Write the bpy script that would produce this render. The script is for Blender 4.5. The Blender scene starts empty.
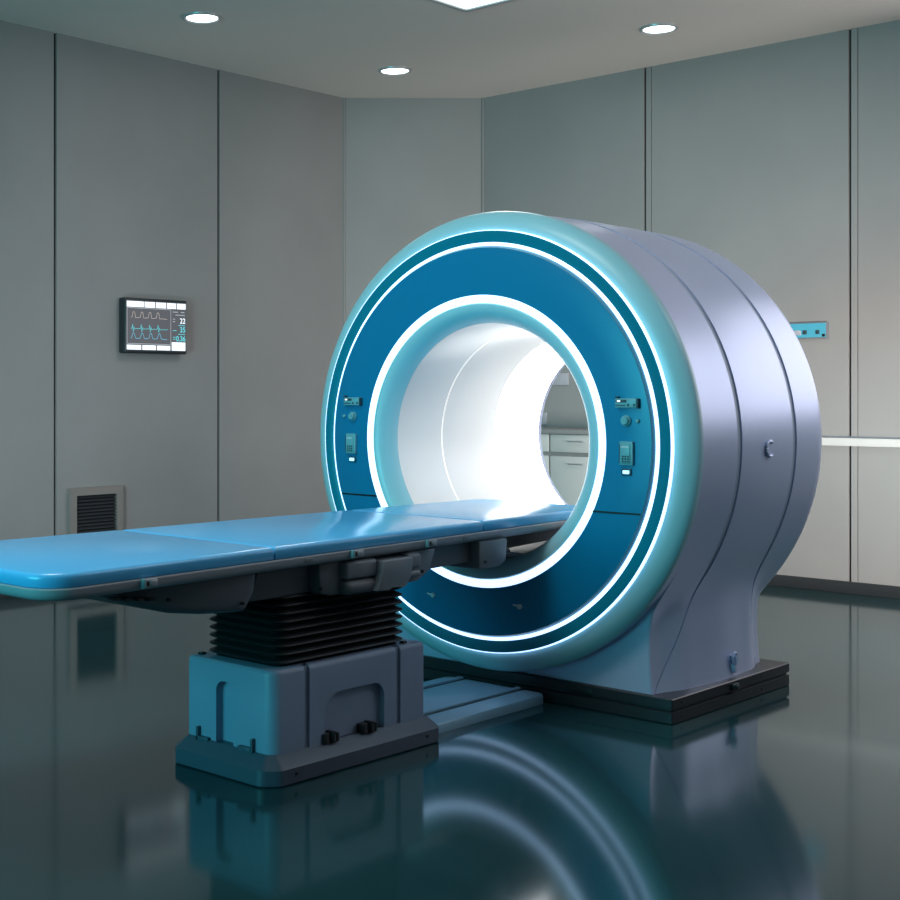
import bpy, bmesh, math, random
from mathutils import Vector, Matrix
random.seed(3)
S = bpy.context.scene
C = S.collection
PI = math.pi

# ------------------------------------------------------------------ materials
def mat(name, col, rough=0.5, metal=0.0, spec=0.5, emis=None, es=0.0, coat=0.0, bump=0.0, bscale=60.0, var=0.0):
    m = bpy.data.materials.new(name); m.use_nodes = True
    nt = m.node_tree; b = nt.nodes['Principled BSDF']
    b.inputs['Base Color'].default_value = (*col, 1)
    b.inputs['Roughness'].default_value = rough
    b.inputs['Metallic'].default_value = metal
    b.inputs['Specular IOR Level'].default_value = spec
    b.inputs['Coat Weight'].default_value = coat
    b.inputs['Coat Roughness'].default_value = 0.08
    if emis:
        b.inputs['Emission Color'].default_value = (*emis, 1)
        b.inputs['Emission Strength'].default_value = es
    tc = nt.nodes.new('ShaderNodeTexCoord')
    if var > 0:
        n = nt.nodes.new('ShaderNodeTexNoise'); n.inputs['Scale'].default_value = 1.3; n.inputs['Detail'].default_value = 5
        nt.links.new(tc.outputs['Object'], n.inputs['Vector'])
        r = nt.nodes.new('ShaderNodeValToRGB')
        r.color_ramp.elements[0].position = .3; r.color_ramp.elements[1].position = .7
        r.color_ramp.elements[0].color = (*[c*(1-var) for c in col], 1)
        r.color_ramp.elements[1].color = (*[min(1, c*(1+var)) for c in col], 1)
        nt.links.new(n.outputs['Fac'], r.inputs['Fac']); nt.links.new(r.outputs['Color'], b.inputs['Base Color'])
    if bump > 0:
        n = nt.nodes.new('ShaderNodeTexNoise'); n.inputs['Scale'].default_value = bscale; n.inputs['Detail'].default_value = 3
        nt.links.new(tc.outputs['Object'], n.inputs['Vector'])
        bp = nt.nodes.new('ShaderNodeBump'); bp.inputs['Strength'].default_value = bump; bp.inputs['Distance'].default_value = .002
        nt.links.new(n.outputs['Fac'], bp.inputs['Height']); nt.links.new(bp.outputs['Normal'], b.inputs['Normal'])
    return m

M = dict(
 wall=mat('wall_panel', (.285, .288, .29), .55, spec=.3, bump=.15, bscale=120, var=.06),
 gap=mat('wall_gap', (.02, .022, .024), .6),
 ceil=mat('ceiling_paint', (.80, .72, .67), .8, spec=.2, bump=.2, bscale=40),
 floor=mat('floor_resin', (.012, .046, .053), .10, spec=.43, var=.12),
 board=mat('baseboard_dark', (.03, .034, .038), .4),
 shell=mat('scanner_shell', (.54, .62, .84), .33, metal=.35),
 seam=mat('shell_seam', (.40, .48, .62), .4),
 aqua=mat('aqua_ring', (.37, .64, .72), .33, spec=.5),
 lip=mat('lip_aqua', (.40, .69, .78), .33),
 face=mat('face_blue', (.0, .20, .40), .30, spec=.5),
 band=mat('ring_band', (.0, .20, .30), .25, spec=.5),
 bevelm=mat('face_bevel', (.10, .32, .45), .35),
 glow=mat('light_ring', (.9, .95, 1), .4, emis=(.70, 1.0, 1.5), es=1.35),
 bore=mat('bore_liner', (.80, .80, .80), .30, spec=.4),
 boreshade=mat('bore_floor_shade', (.10, .15, .20), .45),  # darker copy of the liner: shade under the table in the colour
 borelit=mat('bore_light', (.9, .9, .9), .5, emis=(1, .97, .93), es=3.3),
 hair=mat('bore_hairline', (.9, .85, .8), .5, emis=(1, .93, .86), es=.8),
 plinth=mat('plinth_black', (.018, .021, .026), .38, spec=.45),
 plinth_groove=mat('plinth_groove', (.006, .007, .008), .6),
 ctrl=mat('control_teal', (.16, .42, .48), .4),
 ctrl_d=mat('control_dark', (.03, .06, .08), .5),
 ctrl_l=mat('control_light', (.55, .62, .66), .4),
 ind=mat('indicator', (.3, .7, 1), .4, emis=(.30, .68, 1.0), es=2.2),
 pad=mat('pad_blue', (.095, .48, .86), .20, spec=.5, bump=.05, bscale=300),
 tray=mat('table_tray', (.30, .33, .37), .38, spec=.4),
 under=mat('underside_grey', (.10, .115, .135), .45),
 under2=mat('underside_panel', (.17, .195, .225), .42),
 bellows=mat('bellows_rubber', (.012, .014, .017), .48),
 tower=mat('tower_grey', (.24, .30, .42), .42, bump=.06, bscale=200),
 tbase=mat('tower_base_grey', (.065, .085, .12), .42),
 black=mat('black_plastic', (.008, .009, .011), .35),
 metal=mat('satin_metal', (.27, .255, .24), .4, metal=.25),
 steel=mat('light_steel', (.5, .52, .56), .3, metal=.6),
 track=mat('track_metal', (.34, .56, .70), .32, metal=.2),
 track_d=mat('track_groove', (.03, .045, .055), .4),
 mon=mat('monitor_case', (.02, .028, .034), .4),
 scr=mat('screen_grey', (.03, .033, .038), .35, emis=(.10, .105, .12), es=.8),
 scrw=mat('screen_white', (.6, .62, .65), .4, emis=(.85, .93, 1), es=1.0),
 scrg=mat('screen_line', (.4, .42, .45), .4, emis=(.45, .48, .52), es=.7),
 scrp=mat('trace_pale', (.5, .42, .38), .4, emis=(.55, .46, .42), es=.7),
 scrt=mat('trace_teal', (.1, .5, .55), .4, emis=(.12, .62, .68), es=.8),
 scrb=mat('trace_blue', (.1, .4, .55), .4, emis=(.15, .48, .62), es=.8),
 cab=mat('cabinet_front', (.56, .57, .56), .45),
 cabc=mat('cabinet_body', (.26, .26, .26), .5),
 wtop=mat('worktop_grey', (.28, .28, .28), .4),
 plate=mat('wall_plate', (.42, .42, .47), .4),
 bluep=mat('blue_panel', (.08, .42, .58), .35),
 rail=mat('white_rail', (.66, .67, .67), .35),
 lamp=mat('lamp_glow', (1, 1, 1), .5, emis=(.88, .98, 1.0), es=5),
 lampsq=mat('panel_glow', (1, 1, 1), .5, emis=(.80, .97, 1.0), es=1.6),
 rim=mat('lamp_rim', (.5, .51, .52), .3, metal=.3),
 vent=mat('vent_slat', (.06, .068, .078), .4, metal=.5),
 dark=mat('vent_dark', (.004, .006, .008), .7),
 added_frame=mat('added_window_frame', (.4, .4, .4), .5),
)

M['floor'].node_tree.nodes['Principled BSDF'].inputs['Specular Tint'].default_value = (.62, .84, .97, 1)
# ------------------------------------------------------------------ helpers
def link(name, bm, m, parent=None, sharp=35, world=None):
    me = bpy.data.meshes.new(name)
    bmesh.ops.recalc_face_normals(bm, faces=bm.faces[:])
    bm.to_mesh(me); bm.free()
    for mm in (m if isinstance(m, (list, tuple)) else [m]): me.materials.append(mm)
    for p in me.polygons: p.use_smooth = True
    me.set_sharp_from_angle(angle=math.radians(sharp))
    o = bpy.data.objects.new(name, me); C.objects.link(o)
    if parent:
        o.parent = parent; o.matrix_parent_inverse = Matrix.Translation(-Vector(parent.location))
    return o

def thing(name, label, cat, loc, group=None):
    o = bpy.data.objects.new(name, None); C.objects.link(o); o.location = loc
    o.empty_display_size = .1
    o['label'] = label; o['category'] = cat
    if group: o['group'] = group
    return o

def tag(o, label, cat, group=None):
    o['label'] = label; o['category'] = cat
    if group: o['group'] = group
    return o

def struct(name, bm, m):
    o = link(name, bm, m); o['kind'] = 'structure'; return o

def box(bm, x0, x1, y0, y1, z0, z1, bev=0.0, seg=2, mi=0):
    t = bmesh.new()
    bmesh.ops.create_cube(t, size=1)
    bmesh.ops.scale(t, verts=t.verts, vec=(x1-x0, y1-y0, z1-z0))
    bmesh.ops.translate(t, verts=t.verts, vec=((x0+x1)/2, (y0+y1)/2, (z0+z1)/2))
    if bev: bmesh.ops.bevel(t, geom=t.edges[:], offset=bev, segments=seg, affect='EDGES', profile=.5)
    merge(bm, t, mi)
    return bm

def merge(bm, t, mi=0, mtx=None):
    vm = {}
    for v in t.verts: vm[v] = bm.verts.new(mtx @ v.co if mtx else v.co)
    for f in t.faces:
        try:
            nf = bm.faces.new([vm[v] for v in f.verts]); nf.material_index = mi
        except ValueError: pass
    t.free()

def loops(bm, rings, closed=True, caps=(False, False), mi=0):
    vs = [[bm.verts.new(p) for p in r] for r in rings]
    for a, b in zip(vs, vs[1:]):
        n = len(a); rng = range(n) if closed else range(n-1)
        for i in rng:
            j = (i+1) % n
            try:
                f = bm.faces.new((a[i], a[j], b[j], b[i])); f.material_index = mi
            except ValueError: pass
    if caps[0]: bm.faces.new(vs[0][::-1]).material_index = mi
    if caps[1]: bm.faces.new(vs[-1]).material_index = mi
    return vs

def offset_poly(pts, d):
    n = len(pts); out = []
    for i in range(n):
        p0, p1, p2 = Vector(pts[i-1]), Vector(pts[i]), Vector(pts[(i+1) % n])
        e1 = (p1-p0).normalized(); e2 = (p2-p1).normalized()
        n1 = Vector((-e1.y, e1.x)); n2 = Vector((-e2.y, e2.x))      # CCW: inward normals
        k = 1 + n1.dot(n2)
        out.append(p1 + (n1+n2)*(d/k))
    return out

def round_poly(pts, rad, n=6):
    out = []; N = len(pts)
    for i in range(N):
        p0, p1, p2 = Vector(pts[i-1]), Vector(pts[i]), Vector(pts[(i+1) % N])
        a = (p0-p1).normalized(); b = (p2-p1).normalized(); r = max(rad[i], 1e-4)
        ang = a.angle(b); t = r/math.tan(ang/2)
        c = p1 + (a+b).normalized()*(r/math.sin(ang/2))
        s = p1+a*t; e = p1+b*t
        v0 = s-c; v1 = e-c; tot = v0.angle(v1)
        sg = 1 if v0.x*v1.y-v0.y*v1.x > 0 else -1
        for k in range(n+1):
            th = sg*tot*k/n; cs, sn = math.cos(th), math.sin(th)
            out.append(c + Vector((v0.x*cs-v0.y*sn, v0.x*sn+v0.y*cs)))
    return out

def slab(bm, pts, rad, levels, n=6, mi=0):
    """stack of rounded outlines: levels = [(inset, z), ...]"""
    if not isinstance(rad, (list, tuple)): rad = [rad]*len(pts)
    rings = []
    for ins, z in levels:
        q = offset_poly(pts, ins); rr = [max(r-ins, .0015) for r in rad]
        rings.append([(p.x, p.y, z) for p in round_poly(q, rr, n)])
    loops(bm, rings, True, (True, True), mi)
    return bm

def rect(x0, x1, y0, y1): return [(x0, y0), (x1, y0), (x1, y1), (x0, y1)]

def lathe(bm, prof, cy, cz, n=160, mi=0, close=False):
    """revolve (x, r) about the X-parallel axis through (cy, cz)"""
    rings = []
    for x, r in prof:
        rings.append([(x, cy+r*math.sin(2*PI*i/n), cz+r*math.cos(2*PI*i/n)) for i in range(n)])
    if close: rings.append(rings[0])
    loops(bm, rings, True, mi=mi)
    if close: bmesh.ops.remove_doubles(bm, verts=bm.verts, dist=1e-6)
    return bm

def cyl(bm, p0, p1, r, n=20, mi=0, r2=None, bev=.0):
    p0, p1 = Vector(p0), Vector(p1); d = (p1-p0); L = d.length; d.normalize()
    q = d.to_track_quat('Z', 'Y').to_matrix(); r2 = r if r2 is None else r2
    lv = [(0, r-bev), (bev, r), (L-bev, r2), (L, r2-bev)] if bev else [(0, r), (L, r2)]
    rings = [[p0 + q @ Vector((rr*math.cos(2*PI*i/n), rr*math.sin(2*PI*i/n), t)) for i in range(n)] for t, rr in lv]
    loops(bm, rings, True, (True, True), mi)
    return bm

def tube(bm, pts, r, n=8, mi=0):
    pts = [Vector(p) for p in pts]; rings = []
    for i, p in enumerate(pts):
        d = (pts[min(i+1, len(pts)-1)]-pts[max(i-1, 0)]).normalized()
        q = d.to_track_quat('Z', 'Y').to_matrix()
        rings.append([p + q @ Vector((r*math.cos(2*PI*k/n), r*math.sin(2*PI*k/n), 0)) for k in range(n)])
    loops(bm, rings, True, (True, True), mi)
    return bm

def extr(bm, poly, axis, a, b, bev=0.0, mi=0):
    """extrude a 2D polygon along axis between a and b; poly in the two other axes, in order"""
    def P(u, v, w):
        return {'x': (w, u, v), 'y': (u, w, v), 'z': (u, v, w)}[axis]
    t = bmesh.new()
    loops(t, [[P(u, v, a) for u, v in poly], [P(u, v, b) for u, v in poly]], True, (True, True))
    if bev: bmesh.ops.bevel(t, geom=t.edges[:], offset=bev, segments=2, affect='EDGES', profile=.5)
    merge(bm, t, mi)
    return bm

def cut(o, cutters):
    for c in cutters:
        md = o.modifiers.new('b', 'BOOLEAN'); md.operation = 'DIFFERENCE'; md.object = c; md.solver = 'EXACT'
    dg = bpy.context.evaluated_depsgraph_get(); dg.update()
    me = bpy.data.meshes.new_from_object(o.evaluated_get(dg))
    o.modifiers.clear(); o.data = me
    for p in me.polygons: p.use_smooth = True
    me.set_sharp_from_angle(angle=math.radians(30))
    for c in cutters: bpy.data.objects.remove(c)

# ------------------------------------------------------------------ room
XW, YW, H = 8.84, 7.28, 3.64      # far right wall, far left wall, ceiling height
XB, YB = -1.6, -1.6               # walls behind the camera
CX, CY = 8.06, 6.50               # where the cut corner begins on either wall

bm = bmesh.new(); box(bm, XB-.2, XW+.2, YB-.2, YW+.2, -.1, 0); struct('floor', bm, M['floor'])
bm = bmesh.new(); box(bm, XB-.2, XW+.2, YB-.2, YW+.2, H, H+.1); struct('ceiling', bm, M['ceil'])

def panel_wall(name, ax, pos, sgn, a0, a1, seams, holes=()):
    """panelled wall: ax='y' wall at constant Y, cladding panels in front of a dark backing.
    seams: list of (dark_from, dark_to, thin_from, thin_to)"""
    bm = bmesh.new()
    def B(u0, u1, d0, d1, z0, z1, mi):
        lo, hi = pos+sgn*d0, pos+sgn*d1
        lo, hi = min(lo, hi), max(lo, hi)
        if ax == 'y': box(bm, u0, u1, lo, hi, z0, z1, mi=mi)
        else: box(bm, lo, hi, u0, u1, z0, z1, mi=mi)
    B(a0, a1, .02, .14, 0, H, 1)
    cuts = sorted(s for p in seams for s in p)
    u = a0
    for s0, s1 in [tuple(x) for p in seams for x in p] + [(a1, a1)]:
        z0 = 0
        B(u, s0, 0, .022, z0, H, 0); u = s1
    return struct(name, bm, [M['wall'], M['gap']])

ls = []
for x in (-.56, .88, 2.32, 3.80, 5.246, 6.690): ls.append([(x, x+.024)])
panel_wall('wall_left', 'y', YW, 1, XB, CX, ls)
rs = []
for y in (-.80, .64, 2.11, 3.587, 5.055): rs.append([(y-.044, y-.039), (y, y+.018)])
wr = panel_wall('wall_right', 'x', XW, 1, 3.0, CY, rs[3:])
bm = bmesh.new(); bm.from_mesh(wr.data)
for y0, y1, z0, z1 in ((YB, -.6, 0, H), (2.7, 3.0, 0, H), (-.6, 2.7, 0, 1.42), (-.6, 2.7, 3.35, H)): box(bm, XW, XW+.14, y0, y1, z0, z1)
bm.to_mesh(wr.data); bm.free()
# cut corner wall
bm = bmesh.new()
L = math.hypot(XW-CX, YW-CY); t = bmesh.new()
box(t, 0, L, 0, .1, 0, H)
ang = math.atan2(CY-YW, XW-CX)
merge(bm, t, 0, Matrix.Translation((CX, YW, 0)) @ Matrix.Rotation(ang, 4, 'Z'))
struct('wall_corner', bm, M['wall'])
# slim corner trims
for i, (x, y) in enumerate(((CX, YW), (XW, CY)), 1):
    bm = bmesh.new(); cyl(bm, (x-.004, y-.004, 0), (x-.004, y-.004, H), .010, 12)
    struct('trim_%d' % i, bm, M['wall'])
# walls behind the camera with an opening for the added teal light
def wall_open(name, ax, pos, a0, a1, w0, w1, z0, z1, sgn):
    bm = bmesh.new()
    for u0, u1, q0, q1 in ((a0, w0, 0, H), (w1, a1, 0, H), (w0, w1, 0, z0), (w0, w1, z1, H)):
        lo, hi = sorted((pos, pos+sgn*.15))
        if ax == 'y': box(bm, u0, u1, lo, hi, q0, q1)
        else: box(bm, lo, hi, u0, u1, q0, q1)
    return struct(name, bm, M['wall'])
bm = bmesh.new(); box(bm, XB, XW, YB-.15, YB, 0, H); struct('wall_near', bm, M['wall'])
wall_open('wall_back', 'x', XB, YB, YW, 2.6, 5.8, .9, 2.6, -1)
bm = bmesh.new()
for y in (-.6, 2.65): box(bm, XW+.04, XW+.10, y, y+.05, 1.42, 3.35)
for z in (1.42, 3.30): box(bm, XW+.04, XW+.10, -.6, 2.7, z, z+.05)
struct('added_window_1', bm, M['added_frame'])  # invented window frame around the light added for the shell
bm = bmesh.new()
for y in (2.6, 4.17, 5.74): box(bm, XB-.1, XB-.04, y, y+.06, .9, 2.6)
for z in (.9, 2.54): box(bm, XB-.1, XB-.04, 2.6, 5.8, z, z+.06)
struct('added_window_2', bm, M['added_frame'])  # invented window frame around the added teal light
# baseboards
bm = bmesh.new(); box(bm, XB, CX, YW-.015, YW, 0, .078, .003); struct('baseboard_left', bm, M['board'])
bm = bmesh.new(); box(bm, XW-.015, XW, YB, CY, 0, .078, .003); struct('baseboard_right', bm, M['board'])
bm = bmesh.new(); t = bmesh.new(); box(t, 0, L, -.015, 0, 0, .078, .003)
merge(bm, t, 0, Matrix.Translation((CX, YW, 0)) @ Matrix.Rotation(ang, 4, 'Z')); struct('baseboard_corner', bm, M['board'])

# ------------------------------------------------------------------ ceiling lights
G = 'round recessed ceiling downlights'
for x, y, lab in ((5.689, 6.331, 'round white downlight in the ceiling above the wall monitor, leftmost of the three'),
                  (7.62, 6.385, 'round white downlight in the ceiling near the cut corner, middle of the three'),
                  (7.944, 4.451, 'round white downlight in the ceiling above the right wall, rightmost of the three')):
    t = thing('ceiling_downlight', lab, 'ceiling light', (x, y, H), G)
    bm = bmesh.new(); n = 48
    rings = [[(x+r*math.cos(2*PI*i/n), y+r*math.sin(2*PI*i/n), z) for i in range(n)] for r, z in ((.122, H), (.120, H-.010), (.108, H-.014), (.098, H-.006), (.098, H))]
    loops(bm, rings); link('trim_ring', bm, M['rim'], t)
    bm = bmesh.new(); cyl(bm, (x, y, H), (x, y, H-.007), .098, 48); link('lens', bm, M['lamp'], t)
t = thing('ceiling_light_panel', 'square lit ceiling panel with grey frame, cut by the top of the picture', 'ceiling light', (6.42, 4.77, H))
bm = bmesh.new()
px0, px1, py0, py1 = 6.10, 6.73, 4.45, 5.08
for a in ((px0, px1, py0, py0+.035), (px0, px1, py1-.035, py1), (px0, px0+.035, py0+.035, py1-.035), (px1-.035, px1, py0+.035, py1-.035)):
    box(bm, *a, H-.018, H, .003)
link('frame', bm, M['rim'], t)
bm = bmesh.new(); box(bm, px0+.035, px1-.035, py0+.035, py1-.035, H-.008, H); link('diffuser', bm, M['lampsq'], t)

# ------------------------------------------------------------------ MRI scanner
AY, AZ = 3.508, 1.09
XF = 4.735
sc = thing('mri_scanner', 'large ring-shaped scanner with glowing blue face and pale lavender shell on a black plinth', 'medical scanner', (5.37, AY, 0))

def L_(name, prof, m, lab=None, close=True, n=192, sharp=35, par=None):
    bm = bmesh.new(); lathe(bm, prof, AY, AZ, n, close=close)
    o = link(name, bm, M[m], par or sc, sharp)
    if lab: o['label'] = lab
    return o
# aqua front flange, convex, falling back towards the shell
L_('front_ring', [(4.764, .9035), (4.765, .918), (4.770, .938), (4.779, .958), (4.790, .973), (4.802, .983), (4.810, .9865), (4.818, .988), (4.836, .987), (4.836, .90), (4.80, .90)], 'aqua', 'pale aqua outer ring of the face')
L_('outer_light_ring', [(4.7465, .8985), (4.7455, .8990), (4.748, .9020), (4.766, .9040), (4.785, .9040), (4.785, .8985)], 'glow', 'thin glowing white outer ring')
L_('ring_band', [(4.752, .8495), (4.7515, .8505), (4.7475, .8985), (4.78, .8985), (4.78, .8495)], 'band', 'dark blue band between the glowing rings')
L_('middle_light_ring', [(4.7475, .8345), (4.7465, .8355), (4.7505, .8485), (4.7515, .8495), (4.78, .8495), (4.78, .8345)], 'glow', 'glowing white middle ring')
L_('face_edge', [(4.7325, .8245), (4.732, .8255), (4.749, .8345), (4.77, .8345), (4.77, .8245)], 'bevelm', 'lighter blue bevelled rim of the face')
face = L_('face_panel', [(4.735, .624), (4.7345, .70), (4.7318, .820), (4.733, .825), (4.77, .825), (4.77, .624)], 'face', 'deep blue annular front face')
L_('inner_light_ring', [(4.737, .590), (4.734, .594), (4.732, .608), (4.734, .6245), (4.76, .6245), (4.76, .590)], 'glow', 'broad glowing white ring around the bore')
L_('bore_lip', [(4.739, .592), (4.732, .585), (4.732, .572), (4.740, .554), (4.754, .538), (4.773, .524), (4.793, .514), (4.812, .509), (4.85, .545), (4.85, .592)], 'lip', 'rounded aqua lip of the bore')
def bor(name, xa, ra, xb, rb, m, lab=None):
    return L_(name, [(xa, ra), (xb, rb), (xb, rb+.02), (xa, ra+.02)], m, lab)
def arc_tube(name, xa, ra, xb, rb, a0, a1, m, n=96):
    bm = bmesh.new(); rings = []
    for x, q in ((xa, ra), (xb, rb), (xb, rb+.02), (xa, ra+.02), (xa, ra)):
        rings.append([(x, AY+q*math.sin(a0+(a1-a0)*i/n), AZ+q*math.cos(a0+(a1-a0)*i/n)) for i in range(n+1)])
    loops(bm, rings, False); bmesh.ops.remove_doubles(bm, verts=bm.verts, dist=1e-6)
    return link(name, bm, M[m], sc)
AL = math.radians(138)
arc_tube('bore_liner', 4.8125, .508, 5.1185, .4945, -AL, AL, 'bore')
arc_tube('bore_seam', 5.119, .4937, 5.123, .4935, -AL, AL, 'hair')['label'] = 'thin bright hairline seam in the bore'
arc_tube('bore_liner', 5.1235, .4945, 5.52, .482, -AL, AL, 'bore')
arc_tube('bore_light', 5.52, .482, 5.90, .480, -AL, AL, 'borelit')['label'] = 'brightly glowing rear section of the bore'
arc_tube('bore_shaded_floor', 4.8125, .508, 5.52, .482, AL, 2*PI-AL, 'boreshade')['label'] = 'floor of the bore under the table, shade painted grey-blue'
arc_tube('bore_shaded_floor', 5.52, .482, 5.90, .480, AL, 2*PI-AL, 'boreshade')['label'] = 'rear floor of the bore under the table, shade painted grey-blue'

# shell sections -------------------------------------------------------------
def interp(x, pts):
    if x <= pts[0][0]: return pts[0][1]
    for (x0, y0), (x1, y1) in zip(pts, pts[1:]):
        if x <= x1:
            t = (x-x0)/(x1-x0); t = t*t*(3-2*t); return y0+(y1-y0)*t
    return pts[-1][1]
def Rsh(x): return interp(x, [(4.83, .984), (5.3, .992), (5.89, .988), (5.925, .975)])
def neck(x): return interp(x, [(4.88, .735), (5.10, .785), (5.35, .800), (5.62, .785), (5.80, .735), (5.92, .665)])
ZB = .10
def hw(x, z):
    R = Rsh(x); dz = z-AZ; c = math.sqrt(max(R*R-dz*dz, 0)); nk = neck(x) + .012*max(0, (.28-z)/.18)**2
    if z > AZ-.1: return c
    k = .030
    e = (nk-c)/k
    return c + k*(math.log1p(math.exp(e)) if e < 30 else e)
NA, NZ = 44, 40
def zlist():
    out = []
    for i in range(NA+1):
        out.append(('a', math.radians(96)*i/NA))
    z0 = AZ-.985*math.sin(math.radians(6))
    for i in range(1, NZ+1): out.append(('z', z0+(ZB-z0)*i/NZ))
    return out
ZL = zlist()
def section(xfun, ins=0.0):
    """one station; xfun(z) gives X. Returns the loop right-bottom -> top -> left-bottom"""
    half = []
    for kind, v in ZL:
        if kind == 'a':
            z = AZ+.985*math.cos(v); x = xfun(z); R = Rsh(x)-ins
            half.append((x, R*math.sin(v), AZ+R*math.cos(v)))
        else:
            x = xfun(v); half.append((x, hw(x, v)-ins, v))
    right = [(x, AY-w, z) for x, w, z in half]; left = [(x, AY+w, z) for x, w, z in half]
    return right[::-1] + left[1:]
def sm(t): t = max(0, min(1, t)); return t*t*(3-2*t)
def gapw(z): return .019 - .0155*sm((.75-z)/.42)
def s1(z): return 5.128 - .236*min(1, max(0, (.60-z)/.50))**1.6
def s2(z): return 5.625 + .05*sm((.6-z)/.3) + .06*sm((.3-z)/.2)
XR = 5.925
def panel(fa, fb, n, lab=None, inset_a=True, inset_b=True):
    bm = bmesh.new(); rings = []
    if inset_a: rings.append(section(lambda z: fa(z)+.001, .016))
    ts = [i/n for i in range(n+1)]
    for t in ts:
        rings.append(section(lambda z, t=t: fa(z)*(1-t)+fb(z)*t, 0))
    if inset_b: rings.append(section(lambda z: fb(z)-.001, .016))
    loops(bm, rings, False)
    return bm
# front panel, with the full round collar behind the aqua ring
bm = panel(lambda z: 4.880, lambda z: s1(z)-gapw(z), 10, inset_a=False)
lathe(bm, [(4.836, .90), (4.836, .978), (4.842, .984), (4.884, .9845)], AY, AZ, 192)
link('shell_panel', bm, M['shell'], sc, 40)
bm = panel(lambda z: s1(z)+gapw(z), lambda z: s2(z)-gapw(z), 16); link('shell_panel', bm, M['shell'], sc, 40)
bm = panel(lambda z: s2(z)+gapw(z), lambda z: XR, 10, inset_b=False)
# rounded back with the bore opening
outer = section(lambda z: XR, 0); o2 = section(lambda z: XR+.010, .018); o3 = section(lambda z: XR+.014, .05)
def bore_ring(sec, x, r):
    out = []
    for _, y, z in sec:
        a = math.atan2(y-AY, z-AZ); out.append((x, AY+r*math.sin(a), AZ+r*math.cos(a)))
    return out
loops(bm, [outer, o2, o3, bore_ring(o3, XR+.014, .50), bore_ring(o3, XR+.008, .486), bore_ring(o3, XR-.024, .480)], True)
link('shell_panel', bm, M['shell'], sc, 40)
for f in (s1, s2):
    bm = bmesh.new()
    loops(bm, [section(lambda z, k=k: f(z)+k*(gapw(z)+.004), .006) for k in (-1, 0, 1)], False)
    link('shell_seam', bm, M['seam'], sc, 60)
# pedestal front below the ring
bm = bmesh.new()
fr = section(lambda z: 4.880, 0); fr1 = section(lambda z: 4.876, .006)
loops(bm, [section(lambda z: 4.92, .01), fr, fr1, bore_ring(fr1, 4.872, .80), bore_ring(fr1, 4.88, .60)], True)
link('pedestal_front', bm, M['shell'], sc, 30)

# plinth
pl = bmesh.new()
slab(pl, rect(4.852, 5.892, 2.662, 4.354), .006, [(.004, 0), (0, .004), (0, .046), (.010, .050), (.010, .056), (0, .060), (0, .096), (.004, .10)])
po = link('plinth', pl, M['plinth'], sc)
bm = bmesh.new(); box(bm, 4.8485, 4.853, 3.02, 3.14, .058, .084, .001)
link('plate', bm, M['black'], po)
bm = bmesh.new(); box(bm, 5.335, 5.385, 2.646, 2.664, .062, .088, .003); box(bm, 5.350, 5.372, 2.638, 2.65, .066, .082, .002)
link('latch', bm, M['black'], po)
for x, z in ((4.93, .078), (4.93, .024), (5.62, .078), (5.62, .024)):
    bm = bmesh.new(); cyl(bm, (x, 2.664, z), (x, 2.659, z), .006, 12, bev=.001); link('bolt', bm, M['black'], po)

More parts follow.
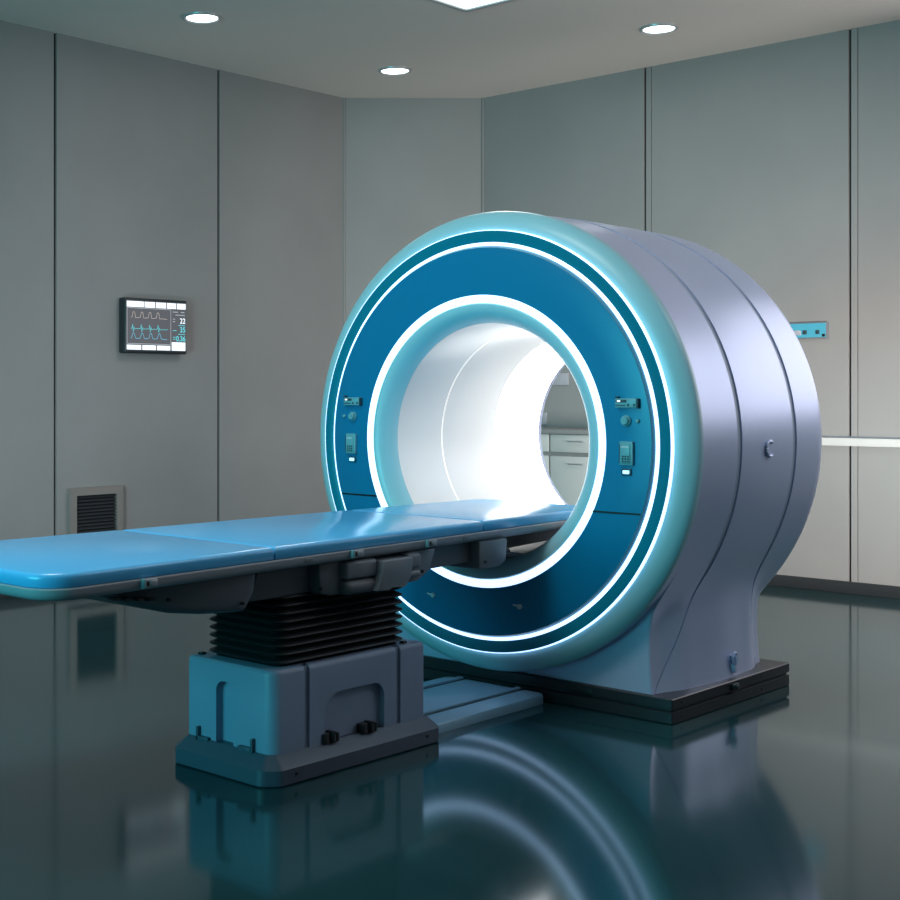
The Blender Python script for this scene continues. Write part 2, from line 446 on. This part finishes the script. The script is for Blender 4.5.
# controls on the face
XC = XF
def ctrls(s, yp, yk, yb, ykey, yl):
    # identification plate (raised housing with two lines and sockets)
    bm = bmesh.new(); box(bm, XC-.020, XC+.002, yp-.047, yp+.047, 1.238, 1.275, .004)
    hp = link('display_module', bm, M['ctrl'], sc)
    bm = bmesh.new(); box(bm, XC-.0205, XC+.002, yp-.054, yp-.0475, 1.236, 1.274, .002); link('side_clip', bm, M['ctrl_d'], hp)
    bm = bmesh.new(); box(bm, XC-.022, XC-.006, yp+.034, yp+.046, 1.2755, 1.283, .002)
    link('side_clip', bm, M['ctrl_d'], hp)
    bm = bmesh.new(); box(bm, XC-.0215, XC-.0195, yp-.004, yp+.042, 1.259, 1.270); link('readout', bm, M['ctrl_d'], hp)
    bm = bmesh.new(); box(bm, XC-.0222, XC-.0214, yp+.022, yp+.036, 1.261, 1.268)
    o = link('readout_light', bm, M['scrw'], hp)
    bm = bmesh.new(); box(bm, XC-.0212, XC-.0195, yp+.000, yp+.044, 1.246, 1.250)
    for dy in (-.012, -.038): box(bm, XC-.0212, XC-.0195, yp+dy-.004, yp+dy+.004, 1.245, 1.254)
    link('socket_marks', bm, M['ctrl_d'], hp)
    # knob
    bm = bmesh.new(); cyl(bm, (XC+.001, yk, 1.187), (XC-.010, yk, 1.187), .022, 28, bev=.002); cyl(bm, (XC-.009, yk, 1.187), (XC-.022, yk, 1.187), .0165, 28, bev=.004)
    link('knob', bm, M['ctrl'], sc)['label'] = 'round teal knob'
    bm = bmesh.new(); cyl(bm, (XC+.001, yb, 1.187), (XC-.012, yb, 1.187), .008, 20, bev=.003)
    link('push_button', bm, M['ctrl'], sc)['label'] = 'tiny round teal button'
    # keypad unit
    bm = bmesh.new()
    box(bm, XC-.016, XC+.002, ykey-.030, ykey+.030, 1.014, 1.107, .004)
    kp = link('keypad', bm, M['ctrl'], sc)
    bm = bmesh.new(); box(bm, XC-.020, XC-.015, ykey-.020, ykey+.024, 1.022, 1.098, .003); link('key_cover', bm, M['ctrl'], kp)
    bm = bmesh.new(); box(bm, XC-.0215, XC-.0195, ykey+.0245, ykey+.0265, 1.022, 1.098)
    for r in range(3):
        for c in range(3): box(bm, XC-.0212, XC-.0198, ykey-.016+c*.0115, ykey-.0085+c*.0115, 1.026+r*.0098, 1.0325+r*.0098)
    link('key_grid', bm, M['ctrl_d'], kp)
    bm = bmesh.new(); box(bm, XC-.0212, XC-.0198, ykey-.014, ykey+.018, 1.082, 1.090); link('key_display', bm, M['ctrl_l'], kp)
    # indicator lamp
    bm = bmesh.new(); box(bm, XC-.008, XC+.002, yl-.022, yl+.022, .974, 1.000, .004); h = link('indicator_housing', bm, M['ctrl_d'], sc)
    bm = bmesh.new(); box(bm, XC-.012, XC-.006, yl-.014, yl+.014, .980, .994, .003, 3); link('indicator_light', bm, M['ind'], h)
ctrls(1, 4.216, 4.218, 4.271, 4.224, 4.221)
ctrls(-1, 2.786, 2.792, 2.741, 2.787, 2.790)
for a, b in ((4.126, 4.262), (2.702, 2.944)):
    bm = bmesh.new()
    a, b = (4.0735, 4.2865) if a > 4 else (2.7295, 2.9425)
    box(bm, XF-.0035, XF+.004, a, b, .8215, .8285); link('face_seam', bm, M['black'], sc)
for y in (3.745, 3.289):
    bm = bmesh.new(); cyl(bm, (XF+.001, y, .406), (XF-.012, y, .406), .011, 16, bev=.003); cyl(bm, (XF-.004, y+.004, .406), (XF-.010, y+.030, .412), .006, 12, r2=.003)
    link('face_clip', bm, M['ctrl_l'], sc)
# C-shaped pull on the shell side and the catch low on the pedestal
def cpull(x, z, ysurf, r, a0, a1, rt, name, tilt=0):
    bm = bmesh.new(); pts = []
    for i in range(15):
        a = math.radians(a0+(a1-a0)*i/14); pts.append((x+r*1.0*math.cos(a), ysurf-.012, z+r*math.sin(a)))
    tube(bm, pts, rt, 10)
    for p in (pts[0], pts[-1]): cyl(bm, p, (p[0], ysurf+.012, p[2]), rt*1.1, 12)
    return link(name, bm, M['shell'], sc)
cpull(5.375, 1.068, 2.523, .031, 55, 305, .0065, 'pull_handle')['label'] = 'small C-shaped pull on the shell side'
bm = bmesh.new(); tube(bm, [(5.430+.019*math.cos(a), 2.690, .176+.026*math.sin(a)) for a in [2*PI*i/20 for i in range(21)]], .006, 8)
box(bm, 5.418, 5.442, 2.684, 2.740, .118, .158, .005); box(bm, 5.424, 5.436, 2.680, 2.735, .150, .190, .003)
link('service_catch', bm, M['shell'], sc)

# ------------------------------------------------------------------ floor track
tr = thing('floor_track', 'low teal-grey metal floor track running from the table pedestal to the scanner', 'track', (4.42, 3.48, 0))
bm = bmesh.new()
slab(bm, rect(4.032, 4.842, 3.225, 3.745), [.002, .05, .05, .002], [(0, 0), (0, .030), (.004, .036), (.060, .048)])
link('track_bed', bm, M['track'], tr)
for y in (3.335, 3.635):
    bm = bmesh.new(); box(bm, 4.034, 4.79, y-.012, y+.012, .0465, .057, .003); link('guide_ridge', bm, M['track'], tr)
    bm = bmesh.new(); box(bm, 4.034, 4.79, y-.024, y-.0125, .0470, .0492); link('guide_slot', bm, M['track_d'], tr)

# ------------------------------------------------------------------ patient table
tb = thing('patient_table', 'long blue padded patient table on a grey pedestal with black bellows, reaching into the scanner', 'patient table', (3.57, 3.39, 0))
def yn(x, e=0): return 3.042+.0545*(x-2.1)+e
def yf(x, e=0): return 3.925-.0235*(x-2.1)-e
# base
bm = bmesh.new()
bo = [(3.175, 3.143), (4.005, 3.143), (4.030, 3.170), (4.030, 3.62), (3.97, 3.66), (3.17, 3.66), (3.122, 3.615), (3.122, 3.190)]
slab(bm, bo, [.05, .02, .02, .02, .02, .02, .02, .05], [(.003, .002), (0, .006), (0, .055), (.004, .060), (.046, .096)])
base = link('base', bm, M['tbase'], tb)
for x in (3.245, 3.935):
    bm = bmesh.new(); cyl(bm, (x, 3.145, .036), (x, 3.139, .036), .006, 12, bev=.001); link('bolt', bm, M['black'], base)
for y0, y1, z in ((3.28, 3.34, .108), (3.268, 3.279, .140), (3.49, 3.55, .104), (3.540, 3.551, .136)):
    bm = bmesh.new(); box(bm, 3.160, 3.178, y0, y1, .085, z, .002); link('end_tab', bm, M['tbase'], base)
# body
bm = bmesh.new()
slab(bm, rect(3.176, 3.972, 3.185, 3.622), [.045, .012, .03, .03], [(0, .088), (0, .355), (.003, .366), (.010, .373), (.022, .376)], n=10)
body = link('pedestal_body', bm, M['tower'], tb)
cs = []
def cutter(bm): 
    o = link('c', bm, M['tower']); cs.append(o)
for x in (3.340, 3.820):
    b2 = bmesh.new(); box(b2, x-.013, x+.013, 3.15, 3.194, .05, .42); cutter(b2)
    b2 = bmesh.new(); box(b2, x-.013, x+.013, 3.15, 3.215, .370, .42); cutter(b2)
b2 = bmesh.new()
arch = round_poly([(3.425, .06), (3.742, .06), (3.742, .262), (3.425, .262)], [.001, .001, .055, .085], 8)
extr(b2, [(p.x, p.y) for p in arch], 'y', 3.15, 3.209); cutter(b2)
b2 = bmesh.new()
arch = round_poly([(3.375, .095), (3.462, .095), (3.462, .308), (3.375, .308)], [.001, .001, .035, .035], 8)
extr(b2, [(p.x, p.y) for p in arch], 'x', 3.14, 3.206); cutter(b2)
cut(body, cs)
for x in (3.455, 3.655):
    bm = bmesh.new()
    box(bm, x-.042, x-.010, 3.176, 3.205, .092, .128, .003); box(bm, x-.004, x+.014, 3.168, 3.205, .092, .132, .003); box(bm, x+.020, x+.034, 3.172, 3.205, .092, .124, .003)
    cyl(bm, (x-.04, 3.184, .112), (x+.034, 3.184, .112), .008, 10)
    link('latch', bm, M['black'], tb)
# bellows
bm = bmesh.new(); lv = [(.02, .374)]; N = 9; zb0, zb1 = .380, .625; p = (zb1-zb0)/N
for i in range(N):
    z = zb0+i*p
    lv += [(.030, z), (.012, z+p*.22), (.002, z+p*.36), (0, z+p*.45), (.002, z+p*.56), (.014, z+p*.72), (.030, z+p*.98)]
slab(bm, rect(3.213, 3.898, 3.198, 3.575), [.06]*4, lv, n=8)
link('bellows', bm, M['bellows'], tb, 50)
bm = bmesh.new()
bm.free()
for x, y in ((3.215, 3.578), (3.880, 3.212)):
    bm = bmesh.new(); box(bm, x-.012, x+.012, y-.010, y+.010, .374, .384, .003); link('bellows_clip', bm, M['black'], tb)
# tray
bm = bmesh.new()
tp = [(2.175, yn(2.175)), (5.215, yn(5.215)), (5.215, yf(5.215)), (2.175, yf(2.175))]
slab(bm, tp, [.11, .08, .08, .11], [(.075, .716), (.020, .722), (.006, .730), (0, .742), (0, .754), (.003, .758)], n=10)
tray = link('tray', bm, M['tray'], tb)
# cushions
cu = [(2.178, 3.098), (3.102, 4.308), (4.312, 5.205)]
for i, (a, b) in enumerate(cu):
    e = .004
    pts = [(a, yn(a, e)), (b, yn(b, e)), (b, yf(b, e)), (a, yf(a, e))]
    rad = [.11 if i == 0 else .006, .07 if i == 2 else .006, .07 if i == 2 else .006, .11 if i == 0 else .006]
    ed = [(.004, .7575), (0, .762), (0, .785), (.002, .792), (.006, .797), (.013, .800)]
    bm = bmesh.new(); slab(bm, pts, rad, ed, n=10); link('cushion', bm, M['pad'], tb, 50)
# rail clips on the side
for x, w in ((2.545, .055), (3.515, .058), (3.95, .056)):
    y = yn(x)
    bm = bmesh.new(); box(bm, x-w/2, x+w/2, y-.012, y+.004, .732, .756, .003); q = link('rail_clip', bm, M['tray'], tb)
    bm = bmesh.new(); box(bm, x-w/2-.002, x-w/2+.008, y-.014, y+.004, .730, .758, .002); link('clip_end', bm, M['ctrl'], q)
    bm = bmesh.new(); box(bm, x-w/2+.012, x-w/2+.020, y-.0135, y-.011, .737, .750); link('clip_slot', bm, M['black'], q)
    bm = bmesh.new(); box(bm, x-w/2+.025, x+w/2-.006, y-.016, y-.011, .736, .752, .002); link('clip_catch', bm, M['tray'], q)
for x in (3.265, 4.185):
    y = yn(x); bm = bmesh.new()
    box(bm, x-.02, x+.02, y-.003, y+.004, .738, .750, .001); link('rail_mark', bm, M['under2'], tb)
# underside -------------------------------------------------
def ybox(name, poly, y0, y1, m, bev=.006, par=None):
    """polygon in X-Z extruded along Y"""
    bm = bmesh.new(); extr(bm, poly, 'y', y0, y1, bev); return link(name, bm, M[m], par or tb, 40)
# boat-shaped end housing: stations along X narrowing to the left
bm = bmesh.new(); rings = []
for x, zb, ins in ((2.42, .705, .16), (2.50, .690, .11), (2.60, .655, .075), (2.72, .622, .050), (2.84, .606, .036), (2.95, .599, .030), (3.010, .597, .03), (3.040, .640, .030), (3.062, .716, .03)):
    y0, y1 = 3.10+ins, 3.86-ins; r = min(.030, (.718-zb)*.6)
    q = round_poly([(y0, .718), (y0+.01, zb), (y1-.01, zb), (y1, .718)], [.002, r, r, .002], 5)
    rings.append([(x, p.x, p.y) for p in q])
loops(bm, rings, True, (True, True)); hs = link('end_housing', bm, M['under'], tb, 40)
bm = bmesh.new(); cyl(bm, (2.985, 3.134, .628), (2.985, 3.126, .628), .006, 12); link('screw', bm, M['black'], hs)
bm = bmesh.new(); cyl(bm, (2.70, 3.16, .668), (2.70, 3.150, .668), .006, 12); link('screw', bm, M['black'], hs)
for k in range(4):
    bm = bmesh.new(); box(bm, 2.505+k*.034, 2.530+k*.034, 3.172-k*.012, 3.20, .684-.003*k, .692-.003*k); link('vent_slot', bm, M['black'], hs)
# middle beam
ybox('chassis_beam', [(3.08, .720), (3.08, .612), (3.95, .612), (3.99, .640), (4.48, .640), (4.53, .720)], 3.21, 3.78, 'under', .006)
mh = ybox('middle_housing', [(3.370, .720), (3.378, .612), (3.44, .600), (3.56, .602), (3.60, .720)], 3.158, 3.80, 'under', .014)
bm = bmesh.new(); cyl(bm, (3.375, 3.157, .632), (3.375, 3.150, .632), .006, 12); link('screw', bm, M['black'], mh)
# hinge barrel with drop flap
bm = bmesh.new()
box(bm, 3.478, 3.640, 3.128, 3.25, .653, .716, .012, 3); link('hinge_block', bm, M['under2'], tb)
bm = bmesh.new(); box(bm, 3.470, 3.632, 3.118, 3.25, .600, .650, .022, 4); link('hinge_barrel', bm, M['under'], tb)
bm = bmesh.new(); box(bm, 3.808, 3.888, 3.130, 3.25, .660, .716, .014, 3); link('hinge_block', bm, M['under2'], tb)
bm = bmesh.new(); box(bm, 3.805, 3.880, 3.124, 3.25, .628, .655, .012, 3); link('hinge_barrel', bm, M['under2'], tb)
bm = bmesh.new()
flap = [(3.640, .708), (3.638, .668), (3.628, .640), (3.600, .606), (3.672, .602), (3.684, .616), (3.724, .616), (3.736, .602), (3.765, .610), (3.792, .640), (3.800, .668), (3.803, .708)]
extr(bm, flap, 'y', 3.100, 3.24, .005); link('hinge_flap', bm, M['under2'], tb, 40)
gs = ybox('gusset', [(3.845, .720), (3.845, .606), (3.90, .608), (3.970, .640), (4.005, .720)], 3.160, 3.235, 'under2', .005)
bm = bmesh.new(); cyl(bm, (3.925, 3.162, .640), (3.925, 3.155, .640), .006, 12); link('screw', bm, M['black'], gs)
ybox('bore_shade_block', [(4.50, .720), (4.50, .634), (4.56, .630), (5.75, .670), (5.80, .720)], 3.385, 3.63, 'under', .004)  # dark block added to stand for the shade under the tray
bx = ybox('drive_box', [(4.285, .722), (4.285, .612), (4.42, .614), (4.462, .632), (4.475, .722)], 3.165, 3.74, 'under2', .012)
bm = bmesh.new(); cyl(bm, (4.455, 3.19, .665), (4.50, 3.185, .668), .012, 12, bev=.002); link('connector', bm, M['black'], bx)
bm = bmesh.new(); cyl(bm, (4.32, 3.168, .640), (4.32, 3.161, .640), .006, 12); link('screw', bm, M['black'], bx)

# ------------------------------------------------------------------ wall monitor
mo = thing('wall_monitor', 'small dark patient monitor with waveforms and white buttons on the left wall', 'monitor', (6.07, YW, 1.565))
MX0, MX1, MZ0, MZ1, MY = 5.780, 6.334, 1.564, 1.940, 7.205
bm = bmesh.new(); box(bm, MX0-.0, MX1, MY, YW, MZ0, MZ1, .012, 3); link('casing', bm, M['mon'], mo)
def scr_rect(bm, u0, u1, v0, v1, lift=.001):
    v0, v1 = .03+v0*.94, .03+v1*.94
    w, h = MX1-MX0, MZ1-MZ0
    box(bm, MX0+u0*w, MX0+u1*w, MY-lift-.0008, MY-lift, MZ1-v1*h, MZ1-v0*h)
def scr_line(bm, pts, th=.0022, lift=.003):
    w, h = MX1-MX0, MZ1-MZ0
    P = [Vector((MX0+u*w, MY-lift, MZ1-(.03+v*.94)*h)) for u, v in pts]
    for a, b in zip(P, P[1:]):
        d = (b-a).normalized(); n = Vector((-d.z, 0, d.x))*th; d = d*th*.6
        vs = [bm.verts.new(q) for q in (a-d-n, b+d-n, b+d+n, a-d+n)]; bm.faces.new(vs)
bm = bmesh.new(); scr_rect(bm, .012, .985, .02, .975, .0); sc_ = link('screen', bm, M['scr'], mo)
tops = [(.02, .285), (.30, .465), (.482, .645), (.662, .81), (.826, .97)]
for u0, u1 in tops:
    bm = bmesh.new(); scr_rect(bm, u0, u1, .035, .145); b_ = link('screen_button', bm, M['scrw'], sc_)
for u0, u1 in ((.02, .245), (.265, .48), (.50, .715)):
    bm = bmesh.new(); scr_rect(bm, u0, u1, .875, .965); link('screen_button', bm, M['scrw'], sc_)
bm = bmesh.new(); scr_rect(bm, .74, .965, .80, .965); link('screen_button', bm, M['scrw'], sc_)
bm = bmesh.new()
fr_ = (.022, .722, .165, .850); scr_line(bm, [(fr_[0], fr_[2]), (fr_[1], fr_[2]), (fr_[1], fr_[3]), (fr_[0], fr_[3]), (fr_[0], fr_[2])], .0016)
link('graph_frame', bm, M['scrg'], sc_)
bm = bmesh.new(); pts = []
for k in range(4):
    u = .085+k*.128; pts += [(u, .345), (u+.018, .335), (u+.028, .25), (u+.045, .235), (u+.06, .26), (u+.068, .35), (u+.10, .352)]
pts += [(.62, .352), (.66, .360)]
scr_line(bm, pts, .0014); link('pressure_trace', bm, M['scrp'], sc_)
bm = bmesh.new(); pts = []
for k in range(4):
    u = .08+k*.135; pts += [(u, .56), (u+.02, .55), (u+.028, .48), (u+.038, .62), (u+.05, .53), (u+.06, .57), (u+.09, .56)]
pts += [(.64, .565), (.67, .555)]
scr_line(bm, pts, .0014); link('heart_trace', bm, M['scrt'], sc_)
bm = bmesh.new(); pts = []
for k in range(4):
    u = .08+k*.137; pts += [(u, .745), (u+.012, .735), (u+.03, .655), (u+.045, .64), (u+.06, .67), (u+.075, .745), (u+.11, .75)]
pts += [(.66, .755)]
scr_line(bm, pts, .0016); link('breath_trace', bm, M['scrb'], sc_)
def text_part(name, s, u, v, size, m, par):
    w, h = MX1-MX0, MZ1-MZ0
    cu_ = bpy.data.curves.new('t', 'FONT'); cu_.body = s; cu_.size = size; cu_.align_x = 'RIGHT'; cu_.offset = .0006
    o = bpy.data.objects.new('t', cu_); C.objects.link(o)
    dg = bpy.context.evaluated_depsgraph_get(); dg.update()
    me = bpy.data.meshes.new_from_object(o.evaluated_get(dg)); bpy.data.objects.remove(o)
    me.transform(Matrix.Translation((MX0+u*w, MY-.003, MZ1-(.03+v*.94)*h)) @ Matrix.Rotation(PI/2, 4, 'X'))
    me.materials.clear(); me.materials.append(m)
    q = bpy.data.objects.new(name, me); C.objects.link(q); q.parent = par
    return q
text_part('reading', '22', .965, .425, .052, M['scrw'], sc_)
text_part('reading', '35', .965, .60, .052, M['scrt'], sc_)
text_part('reading', '0.36', .965, .775, .050, M['scrt'], sc_)
bm = bmesh.new()
bm.free()
for u0, u1, v in ((.755, .84, .205), (.89, .945, .205), (.80, .95, .262), (.76, .79, .345), (.76, .79, .395)):
    bm = bmesh.new(); scr_line(bm, [(u0, v), (u1, v)], .0022); link('caption_line', bm, M['scrg'], sc_)
bm = bmesh.new()
bm.free()
for u0, u1, v in ((.85, .955, .465), (.76, .815, .57), (.845, .955, .64), (.76, .80, .70), (.76, .80, .74)):
    bm = bmesh.new(); scr_line(bm, [(u0, v+.0), (u1, v+.0)], .0020); link('caption_line', bm, M['scrt'], sc_)
for (u0, u1), v in [(t_, .095) for t_ in tops]+[((.02, .245), .92), ((.265, .48), .92), ((.50, .715), .92), ((.74, .965), .865), ((.78, .93), .905)]:
    c = (u0+u1)/2; d = (u1-u0)*.28; bm = bmesh.new(); scr_line(bm, [(c-d, v), (c+d, v)], .0012); link('button_caption', bm, M['scrb'], sc_)

# ------------------------------------------------------------------ vent
ve = thing('wall_vent', 'rectangular metal-framed air vent with dark slats low on the left wall', 'vent', (5.60, YW, .12))
VX0, VX1, VZ0, VZ1 = 5.355, 5.795, .13, .668
bm = bmesh.new(); fw = .052
for a in ((VX0, VX1, VZ0, VZ0+fw), (VX0, VX1, VZ1-fw, VZ1), (VX0, VX0+fw, VZ0+fw, VZ1-fw), (VX1-fw, VX1, VZ0+fw, VZ1-fw)):
    box(bm, a[0], a[1], YW-.035, YW, a[2], a[3])
link('frame', bm, M['metal'], ve)
bm = bmesh.new(); box(bm, VX0+fw, VX1-fw, YW-.003, YW, VZ0+fw, VZ1-fw); link('duct_back', bm, M['dark'], ve)
n = 19
for i in range(n):
    z = VZ0+fw+(VZ1-VZ0-2*fw)*(i+.5)/n
    bm = bmesh.new()
    extr(bm, [(YW-.028, z-.008), (YW-.024, z-.009), (YW-.006, z+.007), (YW-.010, z+.008)], 'x', VX0+fw, VX1-fw)
    link('slat', bm, M['vent'], ve)

# ------------------------------------------------------------------ right wall fittings
bp_ = thing('wall_control_panel', 'slim blue control strip in a grey frame on the right wall beside the scanner', 'control panel', (XW, 3.89, 1.65))
bm = bmesh.new(); box(bm, XW-.022, XW, 3.733, 4.072, 1.650, 1.758, .003); link('frame', bm, M['under2'], bp_)
bm = bmesh.new(); box(bm, XW-.026, XW-.020, 3.743, 4.060, 1.658, 1.750); pf = link('blue_plate', bm, M['bluep'], bp_)
for y, z, s_, m in ((3.880, 1.692, .014, 'ctrl_d'), (3.795, 1.692, .013, 'ctrl_d'), (3.756, 1.670, .009, 'black')):
    bm = bmesh.new(); box(bm, XW-.030, XW-.025, y-s_, y+s_, z-s_, z+s_, .002); link('switch', bm, M[m], pf)
bm = bmesh.new(); box(bm, XW-.029, XW-.025, 3.905, 3.99, 1.675, 1.705, .002); link('display', bm, M['plate'], pf)

ra = thing('wall_rail', 'bright white horizontal bumper rail along the right wall behind the scanner', 'wall rail', (XW, 1.6, .95))
bm = bmesh.new(); box(bm, XW-.045, XW-.012, YB+.05, 4.55, .952, 1.004, .004); link('rail_face', bm, M['rail'], ra)
bm = bmesh.new(); box(bm, XW-.012, XW, YB+.05, 4.55, .960, 1.014); link('rail_back', bm, M['under2'], ra)

G = 'white base cabinets on the far wall'
def cabinet(y0, y1, lab):
    t = thing('base_cabinet', lab, 'cabinet', (8.56, (y0+y1)/2, 0), G)
    bm = bmesh.new(); box(bm, 8.325, XW-.016, y0, y1, .10, 1.0); box(bm, 8.37, XW-.016, y0, y1, 0, .10); link('body', bm, M['cabc'], t)
    yc = (y0+y1)/2
    for nm, z0, z1, hz in (('drawer', .872, .996, .950), ('door', .13, .842, .790)):
        bm = bmesh.new(); box(bm, 8.303, 8.324, y0+.006, y1-.006, z0, z1, .002); d = link(nm, bm, M['cab'], t)
        bm = bmesh.new(); tube(bm, [(8.302, yc+.065, hz), (8.285, yc+.06, hz), (8.285, yc-.06, hz), (8.302, yc-.065, hz)], .005, 8); link('handle', bm, M['steel'], d)
cabinet(4.62, 5.068, 'white cabinet unit right of the unit seen in full through the bore')
cabinet(5.070, 5.518, 'white cabinet with drawer and bar handles seen through the right of the bore')
cabinet(5.520, 5.968, 'white cabinet unit at left end of the view through the bore, mostly hidden')
bm = bmesh.new(); box(bm, 8.285, XW-.001, 4.60, 5.99, 1.0005, 1.032, .003)
tag(link('worktop', bm, M['wtop']), 'grey worktop lying on the white cabinets seen through the bore', 'worktop')
bm = bmesh.new(); box(bm, XW-.012, XW, 5.702, 5.93, 1.352, 1.443, .003)
tag(link('wall_sign_plate', bm, M['plate']), 'blank pale wall plate above the worktop, seen through the bore', 'wall plate')
so = thing('wall_socket', 'small pale wall socket just above the worktop, seen through the bore', 'socket', (XW, 5.93, 1.05))
bm = bmesh.new(); box(bm, XW-.012, XW, 5.895, 5.985, 1.051, 1.142, .003); link('cover', bm, M['plate'], so)
bm = bmesh.new(); cyl(bm, (XW-.012, 5.94, 1.096), (XW-.0135, 5.94, 1.096), .008, 12); link('outlet', bm, M['black'], so)

# ------------------------------------------------------------------ lights
def area(name, loc, rot, sx, sy, power, col):
    d = bpy.data.lights.new(name, 'AREA'); d.shape = 'RECTANGLE'; d.size = sx; d.size_y = sy; d.energy = power; d.color = col
    o = bpy.data.objects.new(name, d); C.objects.link(o); o.location = loc; o.rotation_euler = rot; return o
d = Vector((6.2, 7.28, 1.1))-Vector((2.6, 5.2, .8))
area('left_wall_fill', (2.6, 5.2, .8), d.to_track_quat('-Z', 'Y').to_euler(), .5, .4, 9, (.95, .98, 1.0)).data.spread = math.radians(80)  # fill added off frame to brighten the lower left wall
# light added off frame for the highlight on the shell, with an invented window
area('shell_highlight_fill', (XW+.11, 1.05, 2.385), (0, PI/2, 0), 1.93, 3.3, 58, (.93, .90, .97))
area('ceiling_area_light', (6.2, .5, H-.02), (0, 0, 0), 1.6, 1.6, 32, (.84, .90, 1.0))  # unseen ceiling light added to brighten the upper shell
# unseen fill lights added to brighten the ceiling and the right wall
d = Vector((7.0, 5.6, 3.64))-Vector((7.0, 1.0, 1.9))
area('ceiling_fill', (7.0, 1.0, 1.9), d.to_track_quat('-Z', 'Y').to_euler(), .8, .5, 9, (1.0, .84, .72)).data.spread = math.radians(110)
area('ceiling_upfill', (2.2, 3.2, 2.7), (PI, 0, 0), 1.4, 1.4, 30, (1.0, .86, .76))
d = Vector((8.84, 4.0, 1.0))-Vector((6.1, .6, .75))
area('right_wall_fill', (6.1, .6, .75), d.to_track_quat('-Z', 'Y').to_euler(), .8, .5, 43, (1.0, .93, .86)).data.spread = math.radians(72)
# teal light added behind the camera, set in an invented window
area('teal_fill', (XB-.12, 4.2, 1.75), (0, -PI/2, 0), 1.7, 3.2, 78, (.09, .85, .95)).data.spread = math.radians(110)
# unseen ceiling light added over the table, then light of the square panel
area('ceiling_area_light', (2.3, 3.7, H-.02), (0, 0, 0), 1.2, .9, 42, (.92, .97, 1.0))
area('ceiling_area_light', (6.42, 4.77, H-.03), (0, 0, 0), .55, .55, 22, (1.0, .96, .92))
for x, y, e in ((5.689, 6.331, 1.3), (7.62, 6.385, .5), (7.944, 4.451, 1.0)):
    d = bpy.data.lights.new('downlight', 'AREA'); d.shape = 'DISK'; d.size = .18; d.energy = e; d.color = (1, .97, .93)
    o = bpy.data.objects.new('downlight', d); C.objects.link(o); o.location = (x, y, H-.02)

w = bpy.data.worlds.new('w'); S.world = w; w.use_nodes = True
w.node_tree.nodes['Background'].inputs[0].default_value = (.3, .5, .6, 1)
w.node_tree.nodes['Background'].inputs[1].default_value = .15

# ------------------------------------------------------------------ camera
cd = bpy.data.cameras.new('camera'); cam = bpy.data.objects.new('camera', cd); C.objects.link(cam)
th = math.radians(45.1586)
cam.location = (0, 0, 1.3); cam.rotation_euler = (PI/2, 0, th-PI/2)
cd.sensor_width = 36; cd.lens = 36*1362.1/900
cd.shift_x = (450-271.07)/900; cd.shift_y = -(450-391.95)/900
cd.clip_start = .05
S.camera = cam
S.view_settings.view_transform = 'Standard'; S.view_settings.look = 'None'
S.view_settings.exposure = 0; S.view_settings.gamma = 1; S.view_settings.use_curve_mapping = False
